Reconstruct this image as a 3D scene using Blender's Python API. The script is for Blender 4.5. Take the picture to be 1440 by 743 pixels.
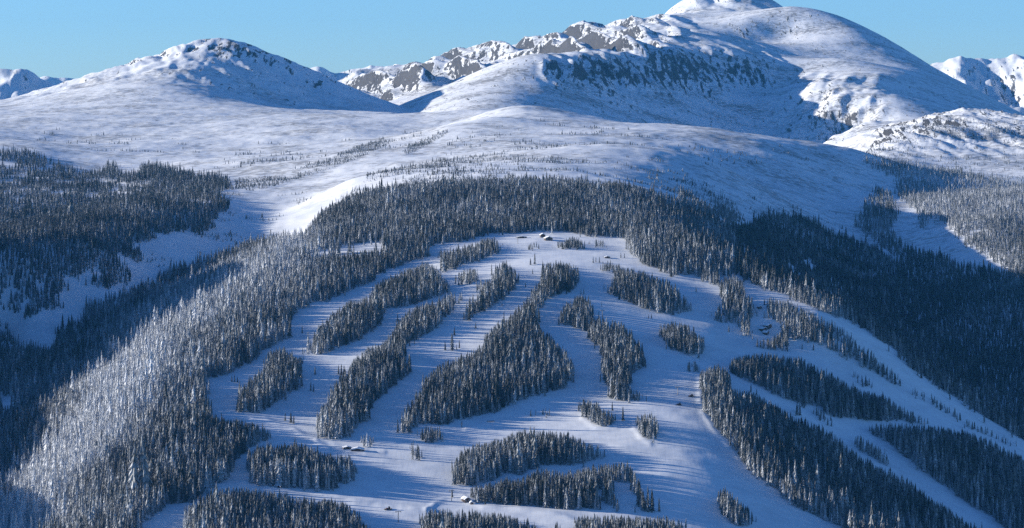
import bpy, math, random
import numpy as np
random.seed(4); rng = np.random.default_rng(11)
R = math.radians
scene = bpy.context.scene
for o in list(bpy.data.objects): bpy.data.objects.remove(o)

# ------------------------------------------------------------------ camera, world, sun, exposure
W, H, F, VH = 1440.0, 743.0, 3600.0, 110.0        # photo size, focal length in photo pixels, eye-level row
cam_d = bpy.data.cameras.new('camera'); cam = bpy.data.objects.new('camera', cam_d)
scene.collection.objects.link(cam); scene.camera = cam
cam.location = (0, 0, 0); cam.rotation_euler = (R(90), 0, 0)      # level camera looking along +Y, a long lens from a high viewpoint
cam_d.sensor_fit = 'HORIZONTAL'; cam_d.sensor_width = 36.0; cam_d.lens = 36.0*F/W
cam_d.shift_x = 0.0; cam_d.shift_y = -(H/2-VH)/W                     # lens shift keeps the verticals upright
cam_d.clip_start = 10.0; cam_d.clip_end = 80000.0

SUN_EL, SUN_AZ = 13.5, 276.0                                       # degrees; azimuth clockwise from +Y
world = bpy.data.worlds.new('World'); scene.world = world; world.use_nodes = True
nt = world.node_tree; nt.nodes.clear()
sky = nt.nodes.new('ShaderNodeTexSky'); sky.sky_type = 'NISHITA'; sky.sun_disc = False
sky.sun_elevation = R(SUN_EL); sky.sun_rotation = R(SUN_AZ)
sky.altitude = 3000; sky.air_density = 1.0; sky.dust_density = 0.6; sky.ozone_density = 4.0
tint = nt.nodes.new('ShaderNodeMix'); tint.data_type = 'RGBA'; tint.blend_type = 'MULTIPLY'
tint.inputs[0].default_value = 1.0; tint.inputs[7].default_value = (0.56, 0.75, 0.95, 1)
bg = nt.nodes.new('ShaderNodeBackground'); bg.inputs[1].default_value = 0.098
wo = nt.nodes.new('ShaderNodeOutputWorld')
nt.links.new(sky.outputs[0], tint.inputs[6]); nt.links.new(tint.outputs[2], bg.inputs[0]); nt.links.new(bg.outputs[0], wo.inputs[0])

sun_d = bpy.data.lights.new('sun', 'SUN'); sun_d.energy = 4.4; sun_d.angle = R(0.5); sun_d.color = (1.0, 0.94, 0.84)
sun = bpy.data.objects.new('sun', sun_d); scene.collection.objects.link(sun)
from mathutils import Vector
sdir = Vector((math.sin(R(SUN_AZ))*math.cos(R(SUN_EL)), math.cos(R(SUN_AZ))*math.cos(R(SUN_EL)), math.sin(R(SUN_EL))))
sun.rotation_euler = sdir.to_track_quat('Z', 'Y').to_euler(); sun.location = (-3000, 3000, 900)

vs = scene.view_settings; vs.view_transform = 'Standard'; vs.look = 'None'; vs.gamma = 1.0; vs.exposure = 0.95
vs.use_curve_mapping = False
cy = scene.cycles; cy.max_bounces = 5; cy.diffuse_bounces = 3; cy.glossy_bounces = 1; cy.transmission_bounces = 1
cy.volume_bounces = 0; cy.transparent_max_bounces = 4; cy.use_denoising = False
cy.caustics_reflective = False; cy.caustics_refractive = False

# ------------------------------------------------------------------ helpers
def P(u, v, D):                      # pixel + distance -> metres
    return ((u-W/2)/F*D, D, -(v-VH)/F*D)
def pix(x, y, z):
    return W/2+F*x/y, VH-F*z/y
def smooth(a, b, t):
    t = np.clip((t-a)/(b-a), 0, 1); return t*t*(3-2*t)
_perm = np.random.default_rng(77).permutation(4096)
_ga = np.random.default_rng(78).random(4096)*2*np.pi
_gx, _gy = np.cos(_ga), np.sin(_ga)
def perlin(x, y, seed=0):
    xi = np.floor(x).astype(np.int64); yi = np.floor(y).astype(np.int64)
    xf = x-xi; yf = y-yi
    u = xf**3*(xf*(xf*6-15)+10); v = yf**3*(yf*(yf*6-15)+10)
    def g(ix, iy, dx, dy):
        h = _perm[(_perm[(ix+seed*131) & 4095]+iy) & 4095]
        return _gx[h]*dx+_gy[h]*dy
    a = g(xi, yi, xf, yf); b = g(xi+1, yi, xf-1, yf)
    c = g(xi, yi+1, xf, yf-1); d = g(xi+1, yi+1, xf-1, yf-1)
    return (a+(b-a)*u)+((c+(d-c)*u)-(a+(b-a)*u))*v
def fbm(x, y, wl, octs=4, seed=0, gain=0.5):
    s = 0; a = 1.0; n = 0
    for k in range(octs):
        s = s+a*perlin(x/wl, y/wl, seed+k); n += a; a *= gain; wl *= 0.5
    return s/n
def ridged(x, y, wl, octs=5, seed=0, gain=0.5, sharp=2.0):
    s = 0; a = 1.0; n = 0; w = 1.0
    for k in range(octs):
        r = 1-np.abs(perlin(x/wl, y/wl, seed+k))*1.7; r = np.clip(r, 0, 1)**sharp*w
        w = np.clip(r*1.6, 0, 1); s = s+a*r; n += a; a *= gain; wl *= 0.5
    return s/n
_hx = np.random.default_rng(91).random(4096)-0.5; _hy = np.random.default_rng(92).random(4096)-0.5
def gullies(x, y, dx, dy, seed):
    # stripes that follow the direction (dx, dy), blended over neighbouring cells: ribs and gullies running down a slope
    xi = np.floor(x).astype(np.int64); yi = np.floor(y).astype(np.int64); fx = x-xi; fy = y-yi
    h = np.zeros(x.shape); gx = np.zeros(x.shape); gy = np.zeros(x.shape); wt = np.zeros(x.shape)
    for i in (-1, 0, 1):
        for j in (-1, 0, 1):
            k = _perm[(_perm[(xi+i+seed*131) & 4095]+yi+j) & 4095]
            px = fx-i-0.5-_hx[k]*0.9; py = fy-j-0.5-_hy[k]*0.9
            w = np.exp(-2.2*(px*px+py*py)); m = 6.2832*(px*dx+py*dy)
            h += np.cos(m)*w; s_ = -np.sin(m)*w; gx += s_*dx; gy += s_*dy; wt += w
    return h/wt, gx/wt, gy/wt
def erode(x, y, gx, gy, wl, octs, seed, gain=0.48):
    sl = np.hypot(gx, gy)+1e-6; ax, ay = -gy/sl, gx/sl            # along the contour
    amp = smooth(0.08, 0.50, sl); out = 0; a = 1.0
    for k in range(octs):
        h, ex, ey = gullies(x/wl, y/wl, ax, ay, seed+k)
        h = np.where(h > 0, h**1.0, h*0.8)
        out = out+a*h
        bx, by = ax-0.45*ey*a, ay+0.45*ex*a; n = np.hypot(bx, by)+1e-6; ax, ay = bx/n, by/n
        a *= gain; wl *= 0.5
    return out*amp
def facets(x, y, wl, slant, seed):
    # planar spurs and gullies: an irregular triangle wave that runs down the slope
    t = (x+slant*y)/wl+fbm(x, y, wl*2.6, 3, seed)*1.1
    h = 1-4*np.abs(t-np.floor(t)-0.5)
    t2 = (x+slant*0.6*y)/(wl*0.41)+fbm(x, y, wl*1.1, 3, seed+9)*1.0
    h2 = 1-4*np.abs(t2-np.floor(t2)-0.5)
    return (h+0.32*h2)*np.clip(0.75+1.6*fbm(x, y, wl*1.7, 2, seed+5), 0.15, 1.4)
def grad(fn, x, y, e=12.0):
    z = fn(x, y); return (fn(x+e, y)-z)/e, (fn(x, y+e)-z)/e
def tps_fit(pts, lam=1e-4):
    p = np.array([P(*q) for q in pts]); sc = 3000.0
    X = p[:, :2]/sc; n = len(p)
    d2 = ((X[:, None]-X[None])**2).sum(-1)
    K = 0.5*d2*np.log(d2+1e-12); K[np.arange(n), np.arange(n)] = lam
    A = np.zeros((n+3, n+3)); A[:n, :n] = K; A[:n, n] = 1; A[:n, n+1:] = X; A[n, :n] = 1; A[n+1:, :n] = X.T
    b = np.zeros(n+3); b[:n] = p[:, 2]
    c = np.linalg.solve(A, b)
    def f(x, y):
        sh = x.shape; x = (x/sc).ravel().astype(np.float32); y = (y/sc).ravel().astype(np.float32); out = np.empty(x.size)
        Xf = X.astype(np.float32); cf = c.astype(np.float32)
        for i in range(0, x.size, 40000):
            xs, ys = x[i:i+40000], y[i:i+40000]
            d2 = (xs[:, None]-Xf[None, :, 0])**2+(ys[:, None]-Xf[None, :, 1])**2
            out[i:i+40000] = (0.5*d2*np.log(d2+1e-12))@cf[:n]+cf[n]+cf[n+1]*xs+cf[n+2]*ys
        return out.reshape(sh)
    return f
def inpoly(poly, u, v):
    inside = np.zeros(u.shape, bool); n = len(poly)
    bx = [min(p[0] for p in poly), max(p[0] for p in poly), min(p[1] for p in poly), max(p[1] for p in poly)]
    idx = np.nonzero((u >= bx[0]) & (u <= bx[1]) & (v >= bx[2]) & (v <= bx[3]))
    uu, vv = u[idx], v[idx]; ins = np.zeros(uu.shape, bool)
    for i in range(n):
        x1, y1 = poly[i]; x2, y2 = poly[(i+1) % n]
        if y1 == y2: continue
        c = ((y1 > vv) != (y2 > vv)) & (uu < (x2-x1)*(vv-y1)/(y2-y1)+x1)
        ins ^= c
    inside[idx] = ins
    return inside
def seg_dist(poly, u, v):            # distance to a polyline
    d = np.full(u.shape, 1e9)
    for (x1, y1), (x2, y2) in zip(poly[:-1], poly[1:]):
        dx, dy = x2-x1, y2-y1; L = dx*dx+dy*dy+1e-9
        t = np.clip(((u-x1)*dx+(v-y1)*dy)/L, 0, 1)
        d = np.minimum(d, np.hypot(u-x1-t*dx, v-y1-t*dy))
    return d

# ------------------------------------------------------------------ materials
def mat(name):
    m = bpy.data.materials.new(name); m.use_nodes = True; nt = m.node_tree
    b = nt.nodes['Principled BSDF']; return m, nt, b
def N(nt, t, **kw):
    n = nt.nodes.new(t)
    for k, v in kw.items(): setattr(n, k, v)
    return n
def noise(nt, vec, scale, detail=4, rough=0.55, dist=0.0):
    n = N(nt, 'ShaderNodeTexNoise'); n.inputs['Scale'].default_value = scale; n.inputs['Detail'].default_value = detail
    n.inputs['Roughness'].default_value = rough; n.inputs['Distortion'].default_value = dist
    nt.links.new(vec, n.inputs['Vector']); return n.outputs['Fac']
def maprange(nt, val, a, b, c=0.0, d=1.0, smoothstep=True):
    n = N(nt, 'ShaderNodeMapRange'); n.interpolation_type = 'SMOOTHSTEP' if smoothstep else 'LINEAR'
    for i, x in zip((1, 2, 3, 4), (a, b, c, d)):
        if hasattr(x, 'node'): nt.links.new(x, n.inputs[i])
        else: n.inputs[i].default_value = x
    nt.links.new(val, n.inputs[0]); return n.outputs[0]
def math_(nt, op, a, b=0.0):
    n = N(nt, 'ShaderNodeMath', operation=op)
    for i, x in enumerate((a, b)):
        if hasattr(x, 'node'): nt.links.new(x, n.inputs[i])
        else: n.inputs[i].default_value = x
    return n.outputs[0]
def mixc(nt, fac, a, b):
    n = N(nt, 'ShaderNodeMix'); n.data_type = 'RGBA'
    for i, x in ((0, fac), (6, a), (7, b)):
        if hasattr(x, 'node'): nt.links.new(x, n.inputs[i])
        else: n.inputs[i].default_value = x if i == 0 else (*x, 1)
    return n.outputs[2]

def snow_material(name, rock_scale=1.0, bump=0.6, bscale=1.0):
    m, nt, b = mat(name)
    tc = N(nt, 'ShaderNodeNewGeometry'); pos = tc.outputs['Position']
    sep = N(nt, 'ShaderNodeSeparateXYZ'); nt.links.new(tc.outputs['Normal'], sep.inputs[0])
    att = N(nt, 'ShaderNodeAttribute', attribute_name='rocky')
    rmp = N(nt, 'ShaderNodeMapping'); rmp.inputs['Scale'].default_value = (1.0, 0.22, 0.38); nt.links.new(pos, rmp.inputs[0])
    n1 = noise(nt, rmp.outputs[0], 0.010/rock_scale, 6, 0.65, 0.4)
    n2 = noise(nt, rmp.outputs[0], 0.075/rock_scale, 5, 0.65)
    sl = math_(nt, 'SUBTRACT', 1.0, sep.outputs[2])
    a = math_(nt, 'MULTIPLY', att.outputs['Fac'], math_(nt, 'ADD', math_(nt, 'MULTIPLY', sl, 2.2), 0.34))
    a = math_(nt, 'ADD', a, math_(nt, 'MULTIPLY', math_(nt, 'SUBTRACT', n1, 0.5), 0.8))
    a = math_(nt, 'ADD', a, math_(nt, 'MULTIPLY', math_(nt, 'SUBTRACT', n2, 0.5), 2.3))
    rk = math_(nt, 'MULTIPLY', maprange(nt, a, 0.46, 0.66), maprange(nt, att.outputs['Fac'], 0.02, 0.2))
    rock = mixc(nt, n2, (0.035, 0.034, 0.036), (0.105, 0.098, 0.094))
    sn = noise(nt, pos, 0.02, 5, 0.6)
    snow = mixc(nt, maprange(nt, sn, 0.3, 0.7), (0.74, 0.765, 0.80), (0.86, 0.865, 0.875))
    # bare stalks, grit and scrub that pepper the thin wind-blown cover
    gr = N(nt, 'ShaderNodeAttribute', attribute_name='grit')
    mp = N(nt, 'ShaderNodeMapping'); mp.inputs['Scale'].default_value = (0.55, 1.0, 1.0); nt.links.new(pos, mp.inputs[0])
    g1 = noise(nt, mp.outputs[0], 0.09, 3, 0.7); g2 = noise(nt, mp.outputs[0], 0.009, 4, 0.6)
    gg = math_(nt, 'ADD', math_(nt, 'MULTIPLY', g1, 0.75), math_(nt, 'MULTIPLY', g2, 0.55))
    gm = math_(nt, 'MULTIPLY', maprange(nt, gg, 0.60, 0.80), gr.outputs['Fac'])
    snow = mixc(nt, gm, snow, (0.22, 0.21, 0.20))
    nt.links.new(mixc(nt, rk, snow, rock), b.inputs['Base Color'])
    b.inputs['Roughness'].default_value = 0.75; b.inputs['Specular IOR Level'].default_value = 0.15
    bp = N(nt, 'ShaderNodeBump'); bp.inputs['Strength'].default_value = bump; bp.inputs['Distance'].default_value = 1.0
    mp2 = N(nt, 'ShaderNodeMapping'); mp2.inputs['Scale'].default_value = (0.5, 1.0, 1.0); nt.links.new(pos, mp2.inputs[0])
    h = math_(nt, 'ADD', math_(nt, 'MULTIPLY', noise(nt, mp2.outputs[0], 0.05/bscale, 4, 0.6), 1.6*bscale),
              math_(nt, 'MULTIPLY', math_(nt, 'MULTIPLY', n2, rk), 6.0*rock_scale))
    if name.startswith('groomed'):
        mp3 = N(nt, 'ShaderNodeMapping'); mp3.inputs['Scale'].default_value = (1.0, 0.06, 0.06); mp3.inputs['Rotation'].default_value = (0, 0, 0.15); nt.links.new(pos, mp3.inputs[0])
        h = math_(nt, 'ADD', h, math_(nt, 'MULTIPLY', noise(nt, mp3.outputs[0], 0.22, 3, 0.6), 0.25))
    nt.links.new(h, bp.inputs['Height']); nt.links.new(bp.outputs[0], b.inputs['Normal'])
    return m
M_SKI = snow_material('groomed_and_wind_snow', 0.8, 0.35, 1.0)
M_PEAK = snow_material('alpine_snow_and_rock', 1.25, 0.8, 2.2)
M_FAR = snow_material('distant_snow_and_rock', 2.2, 0.8, 4.0)

def foliage_material(name, dark, rime):
    m, nt, b = mat(name)
    tc = N(nt, 'ShaderNodeTexCoord'); geo = N(nt, 'ShaderNodeNewGeometry')
    att = N(nt, 'ShaderNodeAttribute', attribute_name='frost'); att.attribute_type = 'INSTANCER'
    n1 = noise(nt, tc.outputs['Object'], 9.0, 3, 0.7)
    sep = N(nt, 'ShaderNodeSeparateXYZ'); nt.links.new(geo.outputs['Normal'], sep.inputs[0])
    up = maprange(nt, sep.outputs[2], -0.2, 0.75)
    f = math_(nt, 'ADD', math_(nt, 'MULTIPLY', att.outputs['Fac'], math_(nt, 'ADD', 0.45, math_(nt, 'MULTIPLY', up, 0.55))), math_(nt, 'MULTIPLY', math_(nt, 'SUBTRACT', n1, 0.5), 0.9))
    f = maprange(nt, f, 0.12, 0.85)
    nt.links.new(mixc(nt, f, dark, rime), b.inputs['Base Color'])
    b.inputs['Roughness'].default_value = 0.9; b.inputs['Specular IOR Level'].default_value = 0.1
    return m
M_FIR = foliage_material('rimed_fir_needles', (0.030, 0.036, 0.036), (0.74, 0.76, 0.79))
def plain(name, c, rough=0.8, metal=0.0, sc=2.0, amt=0.25):
    m, nt, b = mat(name); tc = N(nt, 'ShaderNodeTexCoord')
    n = noise(nt, tc.outputs['Object'], sc, 4)
    nt.links.new(mixc(nt, n, tuple(x*(1-amt) for x in c), tuple(min(1, x*(1+amt)) for x in c)), b.inputs['Base Color'])
    b.inputs['Roughness'].default_value = rough; b.inputs['Metallic'].default_value = metal
    return m
M_BARK = plain('bark', (0.07, 0.055, 0.045), 0.95, 0, 6)
M_WOOD = plain('dark_timber', (0.075, 0.05, 0.038), 0.8, 0, 1.2)
M_ROOFSNOW = plain('roof_snow', (0.82, 0.83, 0.85), 0.8, 0, 0.4, 0.04)
M_STEEL = plain('galvanised_steel', (0.22, 0.22, 0.23), 0.5, 0.6, 1.0)
M_GLASS = plain('window_glass', (0.03, 0.035, 0.045), 0.15, 0, 0.5)
M_RED = plain('dark_red_paint', (0.10, 0.03, 0.028), 0.45, 0, 1.0, 0.1)
M_DARK = plain('black_rubber', (0.02, 0.02, 0.022), 0.7, 0, 2.0)

# ------------------------------------------------------------------ terrain control points (u, v, distance)
near_pts = [
 # nose of the ski mountain, centre
 (720,900,2150),(720,743,2500),(720,670,2690),(720,600,2880),(720,540,3050),(720,480,3220),(720,400,3480),(720,345,3740),(720,325,3890),(720,300,4150),(720,265,4500),(720,230,5000),(715,152,6600),
 (560,900,2130),(560,743,2480),(560,620,2800),(560,520,3090),(560,430,3400),(560,370,3680),(560,320,4050),(560,272,4480),(560,245,4950),(570,222,5500),(590,205,5900),
 (400,900,2110),(400,743,2470),(400,640,2730),(400,560,2970),(400,480,3240),(400,420,3470),(430,370,3710),(470,325,4030),(490,285,4420),(490,255,4850),
 (860,900,2150),(860,743,2510),(860,640,2770),(860,540,3060),(860,460,3300),(860,390,3540),(860,340,3800),(880,300,4180),(890,268,4500),(900,240,5000),(900,210,5600),
 # left crest and left flank
 (130,900,2110),(130,743,2470),(170,640,2730),(205,560,2980),(300,440,3420),(380,370,3750),(432,335,3990),
 (10,743,2620),(-60,800,2560),(60,640,2930),(0,640,3030),(110,560,3150),(0,571,3390),(150,500,3450),(180,440,3920),(260,420,3720),(330,378,3950),
 (-150,743,2830),(-150,650,3200),(-150,900,2400),
 # left valley floor
 (-80,540,3900),(0,492,4000),(84,464,3990),(125,438,4070),(185,411,4180),(245,380,4320),(297,361,4380),(350,347,4480),(400,340,4480),(436,322,4450),
 # spur left of the valley and its top
 (40,440,3990),(150,404,4110),(224,340,4430),(290,331,4560),(315,300,4720),(130,346,4240),(0,378,4070),(70,360,4160),
 (300,284,4830),(240,302,4620),(240,288,4760),(130,318,4460),(130,304,4620),(0,340,4290),(0,331,4450),(-150,362,3880),(-300,395,3450),(-420,435,3050),(-420,545,2700),(-300,665,2560),(-420,900,2200),
 (380,300,4800),(430,285,4900),(330,268,5050),(400,262,5200),
 (60,322,5000),(0,336,4850),(-150,340,4700),(-300,380,4500),(120,300,5100),(0,290,5250),(0,250,5600),(0,215,5900),(150,270,5400),(150,243,5750),(240,245,5600),(325,252,5400),(420,235,5500),(500,212,5850),
 (-300,260,5600),(-300,215,6000),
 # apron and rounded peak
 (0,190,6500),(0,165,7200),(100,200,6500),(100,165,7100),(200,210,6200),(200,165,7100),(300,215,6150),(300,170,7000),(400,205,6250),(400,170,6900),(500,185,6500),(560,180,6700),(560,195,6300),
 (0,148,7900),(80,129,8300),(130,114,8450),(165,96,8600),(210,84,8700),(255,71,8800),(285,57,8900),(325,56,8900),(350,68,8850),(400,88,8880),(450,107,8880),(500,127,8860),(560,149,8820),(620,162,8750),(650,171,8650),
 (150,140,7700),(230,120,7900),(270,95,8400),(262,130,7800),(330,127,8250),(400,140,8350),(400,154,8000),(470,150,8400),(470,160,7900),(330,142,7800),(530,160,8300),(530,168,7700),(600,170,8100),
 (0,200,9300),(150,190,9700),(300,160,10200),(450,190,9900),(600,230,9900),(-300,150,7800),(-300,200,9300),
 # tableland
 (600,222,5500),(660,205,5650),(637,177,6700),(600,190,6450),(680,158,7000),(650,187,6000),(690,168,6250),(600,207,5700),(720,190,5950),(700,200,5700),(760,176,6200),(800,205,5650),(800,180,6150),(760,159,6500),(840,170,6500),(960,180,6450),(1100,199,6350),(1200,213,6300),(1000,205,5900),(1000,230,5400),
 (700,165,7100),(720,200,7300),(840,215,7300),(960,225,7300),(1100,240,7200),(1200,250,7000),(720,260,8200),(960,280,8200),(1200,300,8000),
 # bowl right of the tableland
 (960,262,4950),(1000,290,4750),(1040,255,5450),(1100,225,5900),(1100,270,5450),(1100,305,5050),(1180,235,6050),(1180,290,5600),(1180,330,5200),(1230,260,6000),(1240,330,5300),(1290,350,5100),(1335,364,4950),
 (1050,325,4480),(1060,350,4230),(1090,378,4280),
 # right shoulder of the ski area and its crest
 (980,340,3880),(1000,400,3560),(1000,470,3330),(1000,540,3080),(1000,600,2900),(1000,670,2720),(1000,743,2550),(1000,900,2190),
 (1050,375,3700),(1100,414,3520),(1150,437,3410),(1190,456,3440),(1250,489,3430),(1300,536,3400),(1345,562,3400),(1440,621,3360),(1600,715,3280),(1740,800,3200),
 (1100,470,3390),(1100,540,3190),(1100,620,2950),(1100,743,2620),(1200,520,3330),(1200,600,3130),(1200,660,2960),(1200,743,2710),(1200,900,2300),(1320,600,3260),(1320,660,3070),(1320,743,2830),(1440,680,3150),(1440,743,2960),(1440,900,2440),(1740,900,2680),
 # right valley (partly hidden) and its far side
 (1100,425,3950),(1190,490,3900),(1300,570,3850),(1440,680,3800),(1600,780,3750),
 (1100,365,4450),(1150,400,4350),(1190,430,4350),(1250,440,4500),(1300,500,4250),(1440,590,4060),(1600,650,3980),(1740,660,4000),
 (1200,370,4950),(1260,390,4880),(1340,400,4780),(1440,470,4430),(1600,500,4280),(1440,420,4560),(1600,420,4500),(1740,450,4300),
 (1264,274,5900),(1300,290,5560),(1296,325,5250),(1340,325,5150),(1362,345,5000),(1408,372,4810),(1440,385,4730),(1440,340,5000),(1440,300,5350),(1440,272,5700),(1310,258,6150),(1600,300,5250),(1600,350,4850),
 # sunny rocky ridge on the right
 (1220,224,6500),(1300,240,6450),(1440,255,6250),(1600,275,6100),(1250,195,6900),(1300,200,6800),(1380,205,6800),(1440,215,6700),
 (1210,196,7150),(1240,182,7250),(1290,170,7350),(1330,163,7400),(1365,155,7450),(1400,162,7400),(1440,170,7350),(1600,190,7300),
 (1300,230,8000),(1440,250,8000),(1600,260,7900)]
mass_pts = [
 (560,260,7000),(700,260,7000),(900,270,7000),(1100,280,7000),(1300,290,7000),(1500,300,7000),(1740,320,7000),
 # cirque wall and its plateau rim
 (600,166,8300),(640,141,8500),(690,117,8750),(725,98,8900),(765,84,9000),(800,81,9150),(860,79,9400),(950,79,9750),(1050,82,10100),(1080,95,10100),(1105,108,10000),
 (720,130,8550),(765,114,8800),(860,116,9150),(950,118,9500),(1040,120,9850),
 (1000,203,8500),(1100,228,8650),(1190,240,8000),(900,198,8300),(800,190,8000),(700,150,8250),(800,150,8550),(900,160,8850),(1000,168,9100),(1100,182,9250),(1180,208,8900),(620,190,7800),
 (680,140,8400),(650,160,8100),
 # ridge behind, to the white summit
 (960,58,10350),(860,66,10100),(1000,44,10800),(1060,30,11350),(1110,9,11550),(1085,12,11620),(1000,28,11600),
 (945,23,11800),(900,34,11500),(870,40,11300),(830,41,11100),(790,53,10900),(760,62,10700),(730,75,10450),(690,83,10300),(650,93,10200),(610,106,10100),(600,107,10150),(575,113,10200),(560,116,10250),(540,106,10600),(525,99,10800),(508,105,10850),(480,113,10800),(450,132,10500),(500,140,9800),(440,190,9000),(490,190,8500),(440,265,7000),
 (800,74,10300),(740,96,9700),(690,108,9500),(640,122,9500),(590,138,9400),(560,150,9200),
 (940,23,12550),(955,8,12900),(975,-4,13050),(1000,-14,13100),(1030,-14,13100),(1060,-8,13050),(1085,3,12900),(1105,12,12700),(1000,14,12450),(1050,12,12450),
 (1000,60,14200),(900,80,13000),(700,110,12000),(560,150,11500),
 # dome and right-hand ridge
 (1150,19,11450),(1200,41,11250),(1250,69,11000),(1300,95,10700),(1350,119,10400),(1400,146,10100),(1440,163,9850),(1600,235,9300),(1740,280,8900),
 (1060,60,11080),(1100,50,11250),(1150,60,10980),(1200,90,10480),(1100,78,10480),(1180,82,10250),
 (1110,130,9700),(1130,118,9650),(1190,130,9300),(1230,112,9650),(1240,108,9700),(1290,135,9550),(1250,155,9000),(1200,178,8700),(1150,155,9200),(1310,165,8950),(1350,175,8800),(1440,210,8400),
 (1075,150,9500),
 (1150,60,12800),(1300,130,12300),(1440,190,11300),(1600,260,10700)]
f_near = tps_fit(near_pts); f_mass = tps_fit(mass_pts)

# polylines of cat tracks and snow banks (u, v) on the ski hill
BANKS = [([(355,590),(372,590),(392,598),(410,603),(428,613),(440,618),(462,633)],2.4,1.6),
         ([(297,684),(332,683),(352,676),(380,685),(420,696),(470,700),(500,707),(545,712),(590,718),(600,718)],2.8,1.7),
         ([(600,718),(612,708),(625,702),(650,700),(680,713),(740,718),(780,724),(813,735)],2.4,1.3),
         ([(445,619),(462,622),(490,634),(515,636)],2.0,1.0),
         ([(484,642),(505,640),(540,636)],2.2,1.0),
         ([(655,604),(672,600),(690,593),(700,594)],2.2,1.2),
         ([(985,528),(985,560),(990,580),(1003,600),(1028,630),(1055,662),(1090,692),(1115,714),(1150,728)],3.0,1.3),
         ([(1027,527),(1040,528),(1060,537),(1090,555)],2.0,1.0),
         ([(1062,487),(1090,494),(1115,496),(1130,502)],2.5,1.2),
         ([(892,600),(900,612),(915,622)],2.5,1.2),
         ([(866,599),(838,599),(820,588)],2.5,1.0)]

def near_height(x, y):
    z = f_near(x, y); u, v = pix(x, y, z)
    run = smooth(4300, 3700, y)                                   # groomed part
    z = z+fbm(x, y, 420, 3, 1)*9*(1-0.5*run)
    z = z+fbm(x, y, 90, 3, 9)*(2.0+2.2*(1-run))+run*fbm(x, y*1.6, 36, 2, 12)*0.7
    z = z+fbm(x*0.6, y, 22, 2, 15)*(0.22+0.9*(1-run))
    # cornice of the wind drift on the tableland and long wind ribs
    hi = smooth(4600, 5400, y)*smooth(8200, 7000, y)
    z = z+hi*(ridged(x*0.22+y*0.08, y, 150, 4, 22, 0.5, 1.3)*6.5+ridged(x*0.3, y, 45, 2, 27, 0.5, 1.2)*1.3)
    # rocky relief: rounded peak's top, sunny ridge
    far = (y > 6400).any(axis=1); i0 = int(np.argmax(far))
    if far.any():
        xs, ys, us_ = x[i0:], y[i0:], u[i0:]
        gx, gy = grad(f_near, xs, ys)
        pk = smooth(7700, 8500, ys)*smooth(640, 520, us_)
        gx2 = gx+np.where(us_ < 330, 0.12, 0.0); er = smooth(6500, 6850, ys)*smooth(1190, 1250, us_)
        z[i0:] += pk*erode(xs, ys, gx, gy, 170, 5, 31)*(9+9*smooth(330, 230, us_))
        z[i0:] += pk*smooth(520, 380, us_)*(ridged(xs, ys*0.4, 90, 4, 35, 0.5, 1.1)-0.5)*8
        z[i0:] += er*facets(xs, ys, 95, 0.6, 241)*6.5+pk*smooth(150, 180, us_)*smooth(285, 255, us_)*smooth(8150, 8500, ys)*facets(xs, ys, 130, 0.3, 251)*7
        z[i0:] += er*(erode(xs, ys, gx*1.6, gy*1.6, 130, 5, 41, 0.5)*4+(ridged(xs+ys*0.5, ys*0.3, 42, 4, 45, 0.5, 1.1)-0.5)*7)
    for line, w, h in BANKS:
        uu = [p[0] for p in line]; vv = [p[1] for p in line]
        sel = (u > min(uu)-20) & (u < max(uu)+20) & (v > min(vv)-20) & (v < max(vv)+20) & (y < 3700)
        if sel.any():
            d = seg_dist(line, u[sel], v[sel]*1.0)
            z[sel] = z[sel]+0.75*h*np.exp(-(d/(w*1.5))**2)*(0.55+0.9*np.clip(0.5+fbm(x[sel], y[sel], 18, 2, 160), 0, 1))
    return z
def mass_height(x, y):
    z = f_mass(x, y); u, v = pix(x, y, z)
    wx = fbm(x, y, 600, 3, 55)*180; wy = fbm(x, y, 600, 3, 58)*180
    rz = smooth(1010, 900, u)*smooth(9500, 9900, y)+smooth(11900, 12500, y)*0.5      # broken ridge behind, white summit
    wall = np.exp(-((v-100)/28)**2)*smooth(740, 790, u)*smooth(1120, 1070, u)*smooth(8600, 8900, y)
    rib = smooth(1085, 1115, u)*smooth(1270, 1215, u)*smooth(95, 120, v)*smooth(8400, 8800, y)
    rough = np.clip(0.10+0.55*rz+0.75*wall+0.35*rib, 0, 1.2)*smooth(7300, 8300, y)
    z0 = z+np.clip(rz, 0, 1)*smooth(7300, 8300, y)*(ridged(x+wx*0.5, (y+wy)*0.4, 520, 3, 61, 0.42, 1.15)-0.55)*45
    e = 14.0
    def zb(xx, yy): return f_mass(xx, yy)+np.clip(rz, 0, 1)*(ridged(xx+wx*0.5, (yy+wy)*0.4, 520, 3, 61, 0.42, 1.15)-0.55)*45
    gx, gy = grad(zb, x, y, e)
    z = z0+rough*erode(x, y, gx*1.3, gy*1.3, 300, 6, 201, 0.45)*13
    cr = smooth(11900, 10900, y)
    z = z+np.clip(rz, 0, 1)*(0.35+0.65*cr)*facets(x, y, 270, 0.35, 211)*40
    z = z+wall*facets(x, y, 105, 0.25, 221)*11+rib*facets(x, y, 120, -0.3, 231)*7
    z = z+rough*(ridged(x+wx*0.2, (y+wy*0.2)*0.35, 70, 4, 71, 0.45, 1.1)-0.5)*6
    z = z+fbm(x, y, 300, 5, 75)*8
    return z

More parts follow.
